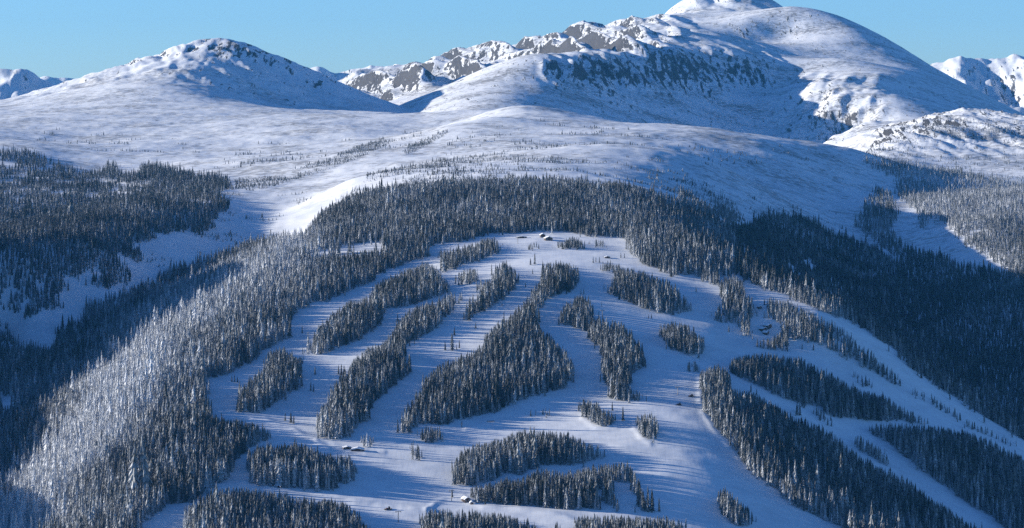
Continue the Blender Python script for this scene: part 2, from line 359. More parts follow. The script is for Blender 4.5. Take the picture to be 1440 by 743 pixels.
def grid_mesh(name, fn, u0, u1, nu, d0, d1, nd):
    us = np.linspace(u0, u1, nu); ds = np.exp(np.linspace(math.log(d0), math.log(d1), nd))
    D, U = np.meshgrid(ds, us, indexing='ij')
    X = (U-W/2)/F*D; Y = D
    Z = fn(X, Y)
    return us, ds, X, Y, Z
def build_grid(name, X, Y, Z, keep, attrs, material):
    nd, nu = X.shape
    idx = np.arange(nd*nu).reshape(nd, nu)
    q = np.stack([idx[:-1, :-1], idx[:-1, 1:], idx[1:, 1:], idx[1:, :-1]], -1)[keep]
    used = np.unique(q); remap = np.full(nd*nu, -1); remap[used] = np.arange(used.size)
    q = remap[q]
    me = bpy.data.meshes.new(name)
    co = np.stack([X.ravel()[used], Y.ravel()[used], Z.ravel()[used]], -1).astype(np.float32)
    me.vertices.add(len(co)); me.vertices.foreach_set('co', co.ravel())
    me.loops.add(q.size); me.loops.foreach_set('vertex_index', q.ravel().astype(np.int32))
    me.polygons.add(len(q)); me.polygons.foreach_set('loop_start', np.arange(0, q.size, 4, dtype=np.int32))
    me.update(); me.validate()
    me.polygons.foreach_set('use_smooth', np.ones(len(q), bool))
    for k, a in attrs.items():
        at = me.attributes.new(k, 'FLOAT', 'POINT'); at.data.foreach_set('value', a.ravel()[used].astype(np.float32))
    me.materials.append(material)
    o = bpy.data.objects.new(name, me); scene.collection.objects.link(o)
    o['kind'] = 'structure'
    return o
us1, ds1, X1, Y1, Z1 = grid_mesh('near', near_height, -380, 1800, 1010, 2050, 10400, 740)
def ground(x, y):                                                # height of the near terrain, bilinear in its own grid
    u = W/2+F*x/y
    a = np.clip((u-us1[0])/(us1[1]-us1[0]), 0, len(us1)-1.001)
    b = np.clip(np.log(y/ds1[0])/math.log(ds1[-1]/ds1[0])*(len(ds1)-1), 0, len(ds1)-1.001)
    i = a.astype(int); j = b.astype(int); fa = a-i; fb = b-j
    return (Z1[j, i]*(1-fa)+Z1[j, i+1]*fa)*(1-fb)+(Z1[j+1, i]*(1-fa)+Z1[j+1, i+1]*fa)*fb
U1, V1 = pix(X1, Y1, Z1)
rocky1 = smooth(8100, 8800, Y1)*smooth(600, 380, U1)*0.72+0.30*smooth(8500, 8800, Y1)*smooth(270, 290, U1)*smooth(380, 340, U1)+smooth(6600, 6900, Y1)*smooth(1200, 1250, U1)*0.85
rocky1 = np.maximum(rocky1, smooth(7300, 7900, Y1)*smooth(640, 500, U1)*0.35)
for cu, cv, ru, rv, am in ((155,158,45,16,0.62),(232,140,28,14,0.62),(90,150,40,10,0.4),(330,150,60,10,0.35),(450,175,60,8,0.35)):
    rocky1 = np.maximum(rocky1, am*np.exp(-((U1-cu)/ru)**2-((V1-cv)/rv)**2)*(Y1 > 6300))
grit1 = smooth(4500, 5200, Y1)*0.75*smooth(9000, 8200, Y1)
grit1 = np.maximum(grit1, 0.12)
Uc, Yc = U1[:-1, :-1], Y1[:-1, :-1]
is_peak = (Yc > 6050+0.0*Uc) & (Uc < 640-(Yc-6050)*0.0) & (Yc > 6050+np.clip(Uc-560, 0, 200)*9)
keep_all = ~((Yc > 8600) & (Uc > 700))
ski = build_grid('ski_mountain', X1, Y1, Z1, keep_all & ~is_peak, {'rocky': rocky1, 'grit': grit1}, M_SKI)
pk = build_grid('rounded_peak', X1, Y1, Z1, keep_all & is_peak, {'rocky': rocky1, 'grit': grit1}, M_PEAK)
us2, ds2, X2, Y2, Z2 = grid_mesh('mass', mass_height, 430, 1800, 800, 6950, 14300, 460)
U2, V2 = pix(X2, Y2, Z2)
rocky2 = 0.40+0.30*smooth(1010, 900, U2)*smooth(9500, 9800, Y2)+0.50*np.exp(-((V2-100)/27)**2)*smooth(740, 790, U2)*smooth(1120, 1060, U2)*smooth(10300, 10100, Y2)
rocky2 = rocky2+0.12*smooth(1090, 1110, U2)*smooth(1230, 1200, U2)*smooth(95, 110, V2)
rocky2 = rocky2+0.14*smooth(980, 1010, U2)*smooth(85, 70, V2)  # extra rock colour darkens the dome, shade painted in as rock
rocky2 = np.where(Y2 > 12200, 0.30, rocky2)
print('z range', Z1.min(), Z2.max())
hp = build_grid('high_massif', X2, Y2, Z2, np.ones((459, 799), bool), {'rocky': rocky2, 'grit': np.full_like(X2, 0.85)}, M_PEAK)

def far_range(name, crest, D, depth, amp, seed, rocky=0.42):
    us = [c[0] for c in crest]; vs_ = [c[1] for c in crest]
    n = int((us[-1]-us[0])/2.2)+2
    def fn(x, y):
        u = W/2+F*x/y
        zc = -(np.interp(u, us, vs_)-VH)/F*D
        t = (y-D)/depth
        z = zc-np.abs(t)**0.85*depth*0.42
        r_ = (ridged(x, y*0.35, depth*0.42, 4, seed, 0.5, 1.1)-0.55)*amp*np.clip(np.abs(t)*4+0.35, 0, 1)
        return z+r_+erode(x, y, np.sign(perlin(x/depth*2, y/depth, seed+5))*0.25, -np.sign(t)*0.6+0*x, depth*0.22, 4, seed+7)*amp*0.08+facets(x, y, depth*0.24, 0.4, seed+11)*amp*0.20*np.clip(np.abs(t)*6+0.25, 0, 1)
    a = grid_mesh(name, fn, us[0], us[-1], n, D-depth, D+depth*0.8, 110)
    return build_grid(name, *a[2:], np.ones((109, n-1), bool), {'rocky': np.full_like(a[2], rocky), 'grit': np.full_like(a[2], 0.2)}, M_FAR)
far_range('near_left_range', [(-380,60),(-200,80),(-60,92),(5,93),(30,97),(60,111),(90,126),(120,140),(180,170)], 12500, 1400, 130, 81, 0.3)
far_range('far_left_range', [(20,130),(60,111),(80,107),(100,104),(125,106),(145,118),(200,140)], 19000, 1500, 160, 85)
far_range('central_far_range', [(380,125),(420,104),(445,98),(465,103),(490,104),(520,95),(540,99),(570,103),(600,104),(640,100),(700,130)], 16000, 1600, 200, 89)
far_range('far_right_range', [(1240,140),(1300,100),(1330,87),(1350,81),(1365,82),(1390,90),(1410,84),(1440,82),(1500,72),(1650,80),(1800,70)], 15500, 1700, 230, 93)

# ------------------------------------------------------------------ where trees stand: outlines of woods and clearings traced on the photograph
WOODS = [ # name key, density, outline (u, v)
 ('main', 1.0, [(430,338),(455,300),(475,285),(500,274),(600,269),(660,263),(740,261),(800,263),(870,273),(905,278),(940,293),(985,304),(1020,318),(1050,322),(1062,310),(1085,302),(1110,306),(1145,313),(1165,330),(1200,340),(1230,352),(1262,372),(1275,352),(1338,366),(1345,374),(1440,388),(1800,400),(1800,1100),(-400,1100),(-400,470),(0,457),(31,487),(73,492),(84,464),(119,450),(122,433),(185,413),(245,382),(297,363),(350,348),(385,345),(413,345)]),
 ('spur', 1.0, [(-400,230),(0,213),(30,213),(60,222),(80,232),(100,240),(115,246),(150,241),(160,229),(170,246),(195,247),(200,233),(240,239),(280,250),(300,247),(325,256),(318,266),(300,274),(322,292),(308,304),(285,320),(224,316),(190,340),(165,362),(120,385),(80,396),(30,405),(0,410),(-400,415)]),
 ('spur', 0.45, [(308,304),(285,320),(224,316),(190,340),(165,362),(120,385),(80,396),(30,405),(0,410),(-60,412),(-60,440),(0,436),(35,450),(63,440),(91,432),(105,413),(130,400),(150,410),(192,392),(200,352),(230,330),(262,326),(292,334)]),
 ('main', 0.42, [(462,292),(500,268),(600,259),(660,254),(740,250),(800,253),(870,263),(905,270),(945,286),(985,298),(985,306),(940,296),(905,281),(870,276),(800,266),(740,264),(660,266),(600,272),(500,277),(475,288)]),
 ('ridge', 0.9, [(1212,222),(1240,228),(1290,238),(1330,240),(1380,250),(1440,260),(1800,330),(1800,420),(1440,400),(1408,376),(1362,346),(1338,328),(1331,313),(1303,306),(1296,328),(1290,300),(1264,277),(1258,250),(1225,238)]),
 ('bowl', 0.8, [(1233,266),(1250,273),(1264,303),(1250,324),(1277,357),(1261,363),(1226,336),(1203,319),(1219,292)]),
 ('bowl', 0.6, [(955,262),(975,276),(1005,303),(1000,308),(975,302),(955,290)]),
 ('bowl', 0.55, [(992,268),(1015,272),(1040,298),(1043,312),(1020,312),(1003,290)]),
]
CLEAR = [ # snow openings cut into them: density left, outline
 (0.0, [(612,344),(640,341),(666,336),(690,330),(720,328),(760,326),(800,327),(835,333),(880,335),(885,345),(884,355),(895,362),(905,373),(928,380),(945,390),(964,386),(976,388),(990,396),(1009,403),(1040,394),(1053,393),(1077,407),(1102,414),(1120,423),(1150,435),(1175,446),(1200,455),(1225,469),(1250,487),(1264,500),(1300,534),(1345,562),(1440,620),(1800,840),(1800,1100),(150,1100),(185,770),(202,734),(243,708),(262,708),(320,690),(297,688),(297,680),(325,675),(327,653),(350,633),(362,626),(380,618),(378,605),(359,595),(320,590),(299,583),(290,563),(287,545),(292,536),(331,522),(378,491),(405,475),(411,450),(413,442),(434,428),(455,424),(490,410),(520,398),(535,386),(570,370),(605,362),(600,350)]),
 (0.0, [(418,362),(450,353),(500,344),(535,340),(540,348),(500,354),(450,359)]),
 (0.0, [(622,294),(640,290),(657,287),(655,293),(635,297)]),
 (0.05,[(268,462),(283,450),(298,432),(307,433),(300,446),(285,459)]),
 (0.35,[(63,625),(80,608),(105,597),(100,612),(80,628)]),
 (0.0, [(0,552),(25,562),(18,572),(0,570)]),
 (0.1, [(236,283),(262,278),(300,284),(300,292),(268,288)]),
 (0.0, [(112,286),(126,285),(128,293),(115,294)]),
 (0.0, [(165,240),(198,241),(196,248),(165,247)]),
 (0.55, [(-100,222),(60,228),(120,250),(200,255),(310,262),(230,285),(100,292),(-100,275)]),
 (0.2, [(1103,368),(1125,372),(1122,392),(1110,385)]),
 (0.15,[(1122,363),(1140,366),(1150,378),(1146,386),(1130,374)]),
 (0.3, [(1200,374),(1225,384),(1240,398),(1215,396),(1200,386)]),
 (0.4, [(1150,390),(1190,402),(1182,424),(1160,410)]),
 (0.3, [(1275,437),(1303,450),(1300,460),(1280,448)]),
 (0.3, [(1388,402),(1405,404),(1396,414)]),
 (0.3, [(1345,330),(1380,322),(1390,332),(1360,340)]),
]
ISLES = [ # key, density, outline
 ('summit', 0.9, [(612,360),(628,346),(652,346),(677,338),(694,334),(704,342),(703,356),(675,367),(649,375),(622,384),(618,372)]),
 ('west', 1.0, [(523,410),(533,395),(565,381),(603,368),(615,379),(622,389),(637,405),(635,411),(598,424),(563,433),(540,437),(538,450),(530,462),(520,470),(500,479),(472,492),(453,499),(425,499),(423,489),(441,482),(444,466),(465,443),(480,430),(492,423),(515,420)]),
 ('strip', 1.0, [(649,414),(646,424),(633,440),(613,463),(595,475),(580,482),(567,492),(577,500),(578,516),(564,533),(546,552),(528,563),(520,586),(505,602),(493,614),(470,618),(446,618),(448,595),(451,574),(465,562),(467,545),(483,524),(503,503),(511,491),(539,482),(555,464),(562,446),(585,430),(612,424),(630,413)]),
 ('short', 1.0, [(697,372),(710,368),(720,374),(722,388),(728,393),(726,402),(719,414),(696,428),(678,442),(664,452),(652,451),(652,435),(661,423),(672,410),(677,395),(695,392)]),
 ('short', 0.8, [(638,390),(645,384),(655,378),(668,377),(672,385),(671,398),(650,401),(639,400)]),
 ('central', 1.0, [(765,371),(790,368),(807,375),(815,383),(814,400),(802,412),(778,418),(760,431),(755,442),(755,452),(760,463),(772,470),(781,480),(799,498),(806,510),(806,534),(795,540),(792,548),(755,556),(720,569),(702,577),(679,584),(657,592),(634,598),(585,598),(580,608),(562,610),(562,592),(574,570),(583,560),(592,548),(599,529),(613,516),(634,507),(658,497),(679,484),(688,465),(700,452),(720,444),(725,435),(744,416),(757,395),(765,391)]),
 ('clump_a', 0.9, [(585,604),(600,600),(620,600),(630,612),(625,622),(588,622)]),
 ('clump_a', 0.35, [(632,592),(657,590),(657,604),(632,604)]),
 ('clump_b', 0.9, [(576,624),(583,620),(587,632),(598,630),(603,640),(598,648),(577,648)]),
 ('clump_c', 1.0, [(506,616),(518,610),(528,614),(529,629),(508,629)]),
 ('chain', 1.0, [(795,428),(811,416),(825,415),(832,444),(853,449),(872,454),(883,464),(895,478),(907,501),(905,515),(884,531),(883,543),(904,554),(904,566),(870,566),(858,562),(858,545),(849,538),(844,506),(841,487),(830,477),(825,466),(790,457),(786,443)]),
 ('chain', 0.35, [(825,416),(840,418),(842,427),(828,428)]),
 ('eastern', 1.0, [(841,374),(851,368),(877,375),(904,382),(939,395),(954,412),(969,424),(973,438),(943,443),(921,441),(902,434),(872,420),(853,411),(853,400),(865,395),(863,384),(842,381)]),
 ('oval', 1.0, [(923,464),(930,456),(950,453),(967,456),(976,466),(988,475),(990,497),(985,501),(965,500),(944,492),(925,474)]),
 ('oval_b', 0.7, [(965,510),(975,507),(983,513),(983,524),(965,524)]),
 ('shoulder', 0.95, [(1009,393),(1030,386),(1045,394),(1049,414),(1060,428),(1075,420),(1100,419),(1130,432),(1160,445),(1185,462),(1208,483),(1240,507),(1278,539),(1310,556),(1359,588),(1435,626),(1435,635),(1366,604),(1313,572),(1275,548),(1205,513),(1160,491),(1126,480),(1109,482),(1112,495),(1067,490),(1062,474),(1048,472),(1035,456),(1021,456),(999,450),(999,441),(1015,432)]),
 ('flank', 1.0, [(1023,511),(1037,500),(1077,498),(1128,503),(1159,521),(1205,546),(1236,553),(1275,574),(1317,595),(1296,599),(1261,593),(1219,593),(1170,585),(1128,571),(1086,553),(1054,537),(1030,527)]),
 ('lower', 1.0, [(984,542),(988,521),(1012,513),(1030,528),(1026,546),(1061,551),(1100,577),(1135,588),(1173,612),(1205,640),(1240,658),(1275,675),(1310,700),(1345,724),(1373,743),(1440,800),(1300,1000),(1184,743),(1149,725),(1114,711),(1089,688),(1054,660),(1030,628),(1005,600),(988,572)]),
 ('lower', 0.35, [(1103,565),(1125,566),(1138,590),(1110,585)]),
 ('clump_d', 0.9, [(1131,569),(1150,572),(1180,598),(1178,604),(1155,592)]),
 ('clump_e', 1.0, [(1201,613),(1210,613),(1240,631),(1251,650),(1245,655),(1225,645),(1203,628)]),
 ('clump_f', 0.9, [(1196,521),(1205,523),(1236,542),(1238,549),(1220,546),(1197,531)]),
 ('wedge', 1.0, [(1212,597),(1261,596),(1317,600),(1362,607),(1397,621),(1440,645),(1800,860),(1800,1050),(1470,800),(1408,737),(1345,694),(1292,659),(1250,624),(1216,604)]),
 ('clump_g', 1.0, [(1010,690),(1020,687),(1032,700),(1055,715),(1068,738),(1040,741),(1022,734),(1011,716)]),
 ('base_upper', 1.0, [(637,651),(655,630),(704,616),(742,604),(795,609),(830,623),(854,633),(851,644),(809,654),(760,656),(732,668),(707,664),(704,676),(665,684),(639,682)]),
 ('base_lower', 1.0, [(665,684),(704,676),(732,672),(760,660),(795,665),(830,656),(860,651),(882,651),(896,668),(903,689),(909,722),(898,722),(896,698),(882,681),(858,674),(860,689),(872,705),(879,723),(868,722),(855,708),(846,718),(836,718),(788,715),(725,711),(669,708),(656,697)]),
 ('front_c', 1.0, [(593,800),(593,724),(609,716),(650,718),(700,722),(740,731),(758,745),(775,780),(790,820),(593,820)]),
 ('front_d', 1.0, [(808,800),(811,726),(837,725),(880,727),(930,727),(958,734),(966,750),(985,800),(985,830),(808,830)]),
 ('front_d', 0.5, [(770,800),(776,733),(788,737),(795,800)]),
 ('front_b', 1.0, [(350,635),(367,626),(402,625),(434,625),(446,635),(490,642),(506,663),(490,676),(478,683),(469,691),(434,690),(385,684),(357,682),(352,665),(348,658)]),
 ('front_a', 1.0, [(297,690),(322,686),(363,687),(388,691),(420,700),(467,703),(487,708),(500,716),(507,733),(520,743),(550,800),(250,830),(255,760),(262,726),(262,710),(280,702)]),
 ('clump_h', 0.9, [(744,575),(757,576),(762,573),(771,576),(771,588),(744,586)]),
 ('clump_i', 1.0, [(815,566),(820,562),(832,564),(845,575),(862,581),(866,599),(838,599),(822,586),(816,579)]),
 ('clump_j', 1.0, [(892,585),(900,583),(915,583),(922,593),(926,612),(918,623),(905,613),(895,601)]),
 ('left_isle', 1.0, [(378,498),(383,492),(400,488),(408,498),(430,505),(437,516),(421,518),(422,530),(420,542),(400,558),(383,570),(365,581),(345,582),(335,579),(334,560),(337,548),(350,533),(365,522),(376,516)]),
 ('top_a', 0.9, [(787,340),(805,333),(820,337),(824,351),(790,351)]),
 ('top_b', 0.9, [(831,338),(845,336),(852,346),(851,350),(835,348)]),
 ('top_c', 0.7, [(738,342),(750,339),(762,344),(763,352),(740,352)]),
]
GAPS = [ # snow gaps inside the islands
 (0.0, [(1058,446),(1092,447),(1098,462),(1088,474),(1068,476),(1060,462)]),
 (0.0, [(1059,425),(1077,424),(1079,437),(1060,438)]),
 (0.3, [(1112,660),(1140,660),(1170,668),(1200,676),(1190,682),(1150,676),(1115,668)]),
 (0.0, [(640,342),(612,346),(612,352),(640,350)]),
 (0.0, [(838,686),(848,688),(850,706),(842,700)]),
]
SINGLES = [ # lone trees on the pistes: foot u, v, height in photo pixels, frost
 (861,578,13),(876,592,20),(752,372,16),(746,373,10),(749,386,8),(834,370,9),(838,369,8),(843,370,9),(873,363,8),(878,363,7),
 (425,469,12),(443,527,12),(437,550,13),(441,551,11),(476,527,14),(480,528,16),(484,527,13),(326,537,9),(330,538,12),(334,538,8),
 (626,493,13),(636,493,24),(646,490,12),(642,492,8),(639,472,12),(669,462,9),(401,592,12),(409,595,15),(413,596,12),(979,411,8),
 (821,414,9),(817,414,8),(916,448,7),(912,448,6),(911,720,36),(917,721,34),(927,720,20),(893,721,9),(1056,552,12),(1064,556,9),
 (636,700,12),(1025,467,10),(1128,491,9),(1144,493,10),(739,404,7),(706,431,6),(583,484,8),(576,487,9)]

WK = {'main': 1, 'spur': 2, 'ridge': 3, 'bowl': 4}
def dens_map(u, v):
    d = np.zeros(u.shape); k = np.zeros(u.shape, np.int32)
    for i, (key, den, poly) in enumerate(WOODS):
        m = inpoly(poly, u, v); d[m] = np.maximum(d[m], den); k[m] = np.where(k[m] > 0, k[m], WK[key])
    for den, poly in CLEAR:
        m = inpoly(poly, u, v); d[m] = den
    for i, (key, den, poly) in enumerate(ISLES):
        m = inpoly(poly, u, v); d[m] = den; k[m] = 100+i
    for den, poly in GAPS:
        m = inpoly(poly, u, v); d[m] = den
    return d, k

def scatter():
    out = []
    bands = [(2080,2700,4.1),(2700,3300,4.3),(3300,4000,4.6),(4000,4800,5.2),(4800,5600,6.0),(5600,6700,7.0)]
    for d0, d1, sp in bands:
        xs = np.arange(-0.275*d1, 0.275*d1, sp); ys = np.arange(d0, d1, sp)
        x, y = np.meshgrid(xs, ys); x = (x+rng.uniform(-0.48, 0.48, x.shape)*sp).ravel(); y = (y+rng.uniform(-0.48, 0.48, y.shape)*sp).ravel()
        m = np.abs(x/y) < 0.262; x, y = x[m], y[m]
        z = ground(x, y); u, v = pix(x, y, z)
        h = (18.0-4.6*smooth(2600, 4600, y)-2.0*smooth(4800, 6000, y))*rng.lognormal(-0.06, 0.30, x.shape)*(1+0.25*fbm(x, y, 60, 2, 120))
        h = h*(1-0.45*smooth(4330, 4750, y)*((u > 430) & (u < 1060)))
        hp_ = h*F/y
        str_ = np.where(rng.random(x.shape) < 0.05, 6.0, 1.5)
        ju = fbm(x, y, 30, 3, 130)*15+rng.normal(0, 1, x.shape)*str_; jv = fbm(x, y, 30, 3, 133)*9+rng.normal(0, 1, x.shape)*str_
        d1_, k1 = dens_map(u+ju, v+jv*0.5)
        ok = d1_.copy(); near = y < 3900
        def fits(fr_, hh):
            d2_, k2 = dens_map(u+ju, v+jv*0.5-fr_*hh); return (k2 == k1) & (d2_ > 0)
        full = fits(0.42, hp_) & fits(0.85, hp_); half = fits(0.42, hp_*0.55) & fits(0.85, hp_*0.55)
        h = np.where(near & ~full & half, h*0.55, h)
        ok = np.where(near & ~full & ~half, 0.0, ok)
        cl = fbm(x*1.3, y, 55, 3, 180)
        ok = np.where((ok > 0.08) & (ok < 0.62), smooth(0.18-0.55*ok, 0.30-0.55*ok, cl), ok)
        keep = rng.random(x.shape) < ok*(1-0.85*smooth(0.30, 0.42, fbm(x, y, 26, 2, 170)))
        keep &= (v < 1000)
        out.append(np.stack([x, y, z, h, k1.astype(float)], -1)[keep])
    return np.concatenate(out)
T = scatter()
tx, ty, tz, th, tk = T.T
tu, tv = pix(tx, ty, tz)
# rime: heavy on the windward (left) crest and on the sunny ridge, light elsewhere
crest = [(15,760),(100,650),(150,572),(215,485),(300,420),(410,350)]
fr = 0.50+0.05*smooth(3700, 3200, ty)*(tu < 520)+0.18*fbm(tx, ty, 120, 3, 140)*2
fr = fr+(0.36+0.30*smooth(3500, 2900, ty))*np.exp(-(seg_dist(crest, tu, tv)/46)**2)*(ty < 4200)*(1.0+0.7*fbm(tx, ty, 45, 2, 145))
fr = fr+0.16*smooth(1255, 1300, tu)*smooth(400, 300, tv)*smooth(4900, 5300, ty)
fr = fr-0.16*((ty > 3560) & (tu > 1035) & (tk == 1))-0.08*(tk == 2)        # rime lowered on the shaded right-valley and spur woods, painting in deeper shade
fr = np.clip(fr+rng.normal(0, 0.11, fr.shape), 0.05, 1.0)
print('trees', len(T))
KRUMM = [ # low wind-pruned scrub: density, streak threshold, outline
 (0.9, 0.10, [(478,277),(520,245),(600,228),(700,216),(850,226),(950,246),(1000,272),(1046,318),(1000,312),(900,276),(740,260),(600,268)]),
 (0.5, 0.22, [(600,222),(640,195),(720,165),(850,180),(960,188),(1100,206),(1200,220),(1100,230),(950,240),(850,224),(700,214)]),
 (0.9, -0.10, [(330,254),(400,242),(450,228),(500,208),(540,195),(548,203),(500,225),(440,246),(380,264),(330,277)]),
 (1.0, -0.3, [(565,213),(590,199),(628,183),(630,188),(603,204),(572,219)]),
 (0.9, 0.0, [(905,238),(960,240),(1000,262),(1030,300),(1000,306),(960,290),(915,262)]),
 (0.9, -0.05, [(236,262),(325,258),(335,280),(310,292),(262,288)]),
 (0.6, 0.30, [(60,180),(300,200),(600,185),(560,225),(440,235),(320,250),(160,235),(40,215)]),
 (0.6, 0.0, [(1212,220),(1260,178),(1330,166),(1440,172),(1800,220),(1800,330),(1440,260),(1330,240),(1260,232)]),
 (0.7, 0.05, [(385,268),(430,270),(440,282),(420,288),(390,280)]),
 (0.5, 0.15, [(305,300),(420,300),(400,335),(300,352),(230,378),(200,380),(225,335)]),
 (0.6, 0.12, [(1000,262),(1180,300),(1200,335),(1090,305),(1040,312)])]
def krumm():
    sp = 5.5; xs = np.arange(-1750, 1950, sp); ys = np.arange(4300, 7500, sp*1.25)
    x, y = np.meshgrid(xs, ys); x = (x+rng.uniform(-.5, .5, x.shape)*sp).ravel(); y = (y+rng.uniform(-.5, .5, y.shape)*sp).ravel()
    m = np.abs(x/y) < 0.26; x, y = x[m], y[m]; z = ground(x, y); u, v = pix(x, y, z)
    st = 0.9*fbm(x*0.22, y, 80, 3, 150)+0.6*fbm(x*0.4, y, 22, 2, 155)
    keep = np.zeros(x.shape, bool)
    for den, thr, poly in KRUMM: keep |= inpoly(poly, u, v) & (st > thr) & (rng.random(x.shape) < den)
    x, y, z, st = x[keep], y[keep], z[keep], st[keep]
    h = rng.uniform(1.9, 5.2, x.shape)*(1+0.6*smooth(0.1, 0.5, st))+(rng.random(x.shape) < 0.12)*rng.uniform(2, 5, x.shape)
    return np.stack([x, y, z, h, np.full(x.shape, -1.0)], -1)
KR = krumm(); print('krumm', len(KR))

# ------------------------------------------------------------------ conifer crowns and trunks (unit height)
def crown_mesh(name, seed):
    r_ = random.Random(seed); V = []; Fc = []
    n = r_.choice([9, 10, 11]); w = r_.uniform(0.098, 0.138); lean = (r_.uniform(-.02, .02), r_.uniform(-.02, .02))
    for i in range(n):
        t = i/(n-1); z0 = 0.04+0.86*t**0.92
        rad = w*((1-t)**0.8*0.92+0.10)*r_.uniform(0.82, 1.15); top = min(1.0, z0+0.17+0.03*(1-t))
        s = 12; a0 = r_.random()*6.28; base = len(V)
        cx, cy_ = lean[0]*z0, lean[1]*z0
        V.append((cx, cy_, top))
        for k in range(s):
            rr = rad*(r_.uniform(0.85, 1.25) if k % 2 == 0 else r_.uniform(0.38, 0.6))
            dz = -0.02*r_.random() if k % 2 == 0 else 0.03+0.02*r_.random()
            a = a0+6.2832*k/s
            V.append((cx+rr*math.cos(a), cy_+rr*math.sin(a), z0+dz))
        for k in range(s): Fc.append((base, base+1+k, base+1+(k+1) % s))
    me = bpy.data.meshes.new(name); me.from_pydata(V, [], Fc); me.update(); me.materials.append(M_FIR)
    return me
def trunk_mesh():
    V = []; Fc = []
    for j, (z, r_) in enumerate(((-0.06, 0.022), (0.1, 0.017), (0.55, 0.010), (0.93, 0.003))):
        for k in range(6): V.append((r_*math.cos(k*1.047), r_*math.sin(k*1.047), z))
    for j in range(3):
        for k in range(6): Fc.append((j*6+k, j*6+(k+1) % 6, j*6+6+(k+1) % 6, j*6+6+k))
    me = bpy.data.meshes.new('trunk'); me.from_pydata(V, [], Fc); me.update(); me.materials.append(M_BARK)
    return me
NV = 8
CROWNS = [crown_mesh('crown', 50+i) for i in range(NV)]; TRUNK = trunk_mesh()
col = scene.collection

def single_tree(x, y, z, h, frost, label, group, var, wide):
    e = bpy.data.objects.new('conifer_tree', None); col.objects.link(e)
    e.location = (x, y, z); e.rotation_euler = (0, 0, random.random()*6.28); e.scale = (h*wide, h*wide, h); e.empty_display_size = 0.1
    e['label'] = label; e['category'] = 'tree'; e['group'] = group
    c = bpy.data.objects.new('crown', CROWNS[var]); col.objects.link(c); c.parent = e; c['frost'] = float(frost)
    t = bpy.data.objects.new('trunk', TRUNK); col.objects.link(t); t.parent = e
    return c

# the trees that show largest become trees of their own
PLACE = {
 'front_a': 'the wood below the cat track beside the rimed forest', 'front_b': 'the humped wood just above the cat track',
 'front_c': 'the wood below the small hut', 'front_d': 'the low wood under the shaded track',
 'base_upper': 'the domed wood uphill of the small hut', 'base_lower': 'the hook-shaped wood beside the small hut',
 'clump_g': 'the clump standing alone on the wide shaded run', 'lower': 'the long shaded wood bordering the wide run',
 'wedge': 'the wedge-shaped wood between two steep shaded runs', 'flank': 'the leaf-shaped wood below the shoulder lodges',
 'clump_d': 'the slim clump where the steep run forks', 'clump_e': 'the small clump inside the steep shaded run',
 'clump_f': 'the thin clump inside the outer shaded run', 'shoulder': 'the wood around the shoulder lodges',
 'oval': 'the oval island below the shoulder lodges', 'oval_b': 'the tiny clump downhill of the oval island',
 'eastern': 'the broad island above the oval one', 'chain': 'the two-part island above the wide run',
 'central': 'the big central island', 'short': 'the short slanting island above the big central one', 'strip': 'the long thin island beside the big central one',
 'west': 'the long bent island beside the outermost sunny run', 'summit': 'the island beside the top of the outermost sunny run',
 'left_isle': 'the pear-shaped island in the outermost sunny run', 'clump_a': 'the flat clump at the foot of the big central island',
 'clump_b': 'the small clump in the middle of the sunny junction', 'clump_c': 'the clump beside the snowed-in sheds',
 'clump_h': 'the tiny clump on the bank above the domed wood', 'clump_i': 'the slanting clump above the domed wood',
 'clump_j': 'the round clump at the edge of the wide run', 'top_a': 'the clump beside the summit lodge', 'top_b': 'the small clump next to the summit ski hut', 'top_c': 'the thin clump in front of the summit lodge'}
hpx = th*F/ty
inframe = (tu > 3) & (tu < 1437) & (tv < 742) & (tk >= 100)
score = np.where(inframe, hpx, -1)
order = np.argsort(-score)
crowns_src = []
def foot(u, v, d0=2100, d1=4200):
    ds = np.linspace(d0, d1, 4000); x = (u-W/2)/F*ds; z = ground(x, ds); vv = pix(x, ds, z)[1]
    i = int(np.argmax(vv <= v)); return float(x[i]), float(ds[i]), float(z[i])
def nearest_isle(u, v):
    best = None
    for key, den, poly in ISLES:
        d = float(seg_dist(poly+[poly[0]], np.array([float(u)]), np.array([float(v)]))[0])
        if best is None or d < best[0]: best = (d, key)
    return best[1]
by = {}
for i, (u, v, hp_) in enumerate(SINGLES): by.setdefault(nearest_isle(u, v), []).append(i)
LAB = {}
for key, ids in by.items():
    ids.sort(key=lambda i: -SINGLES[i][2]); n = len(ids)
    for r_, i in enumerate(ids):
        w_ = 'lone' if n == 1 else (('taller' if r_ == 0 else 'shorter') if n == 2 else ('tallest' if r_ == 0 else ('smallest' if r_ == n-1 else 'middle-sized')))
        LAB[i] = (w_+' conifer on open snow next to '+PLACE[key], 'lone trees next to '+PLACE[key])
for i, (u, v, hp_) in enumerate(SINGLES):
    x, y, z = foot(u, v)
    c = single_tree(x, y, z-0.1, hp_*y/F*1.05, 0.25+0.2*random.random(), LAB[i][0], LAB[i][1], i % NV, random.uniform(1.0, 1.4))
    if i < NV: crowns_src.append(c)
NIND = 300-len(SINGLES)
pick = order[:NIND]
sets = {}
for i in pick: sets.setdefault(ISLES[int(tk[i])-100][0], []).append(i)
print('individuals', {k: len(v) for k, v in sets.items()})
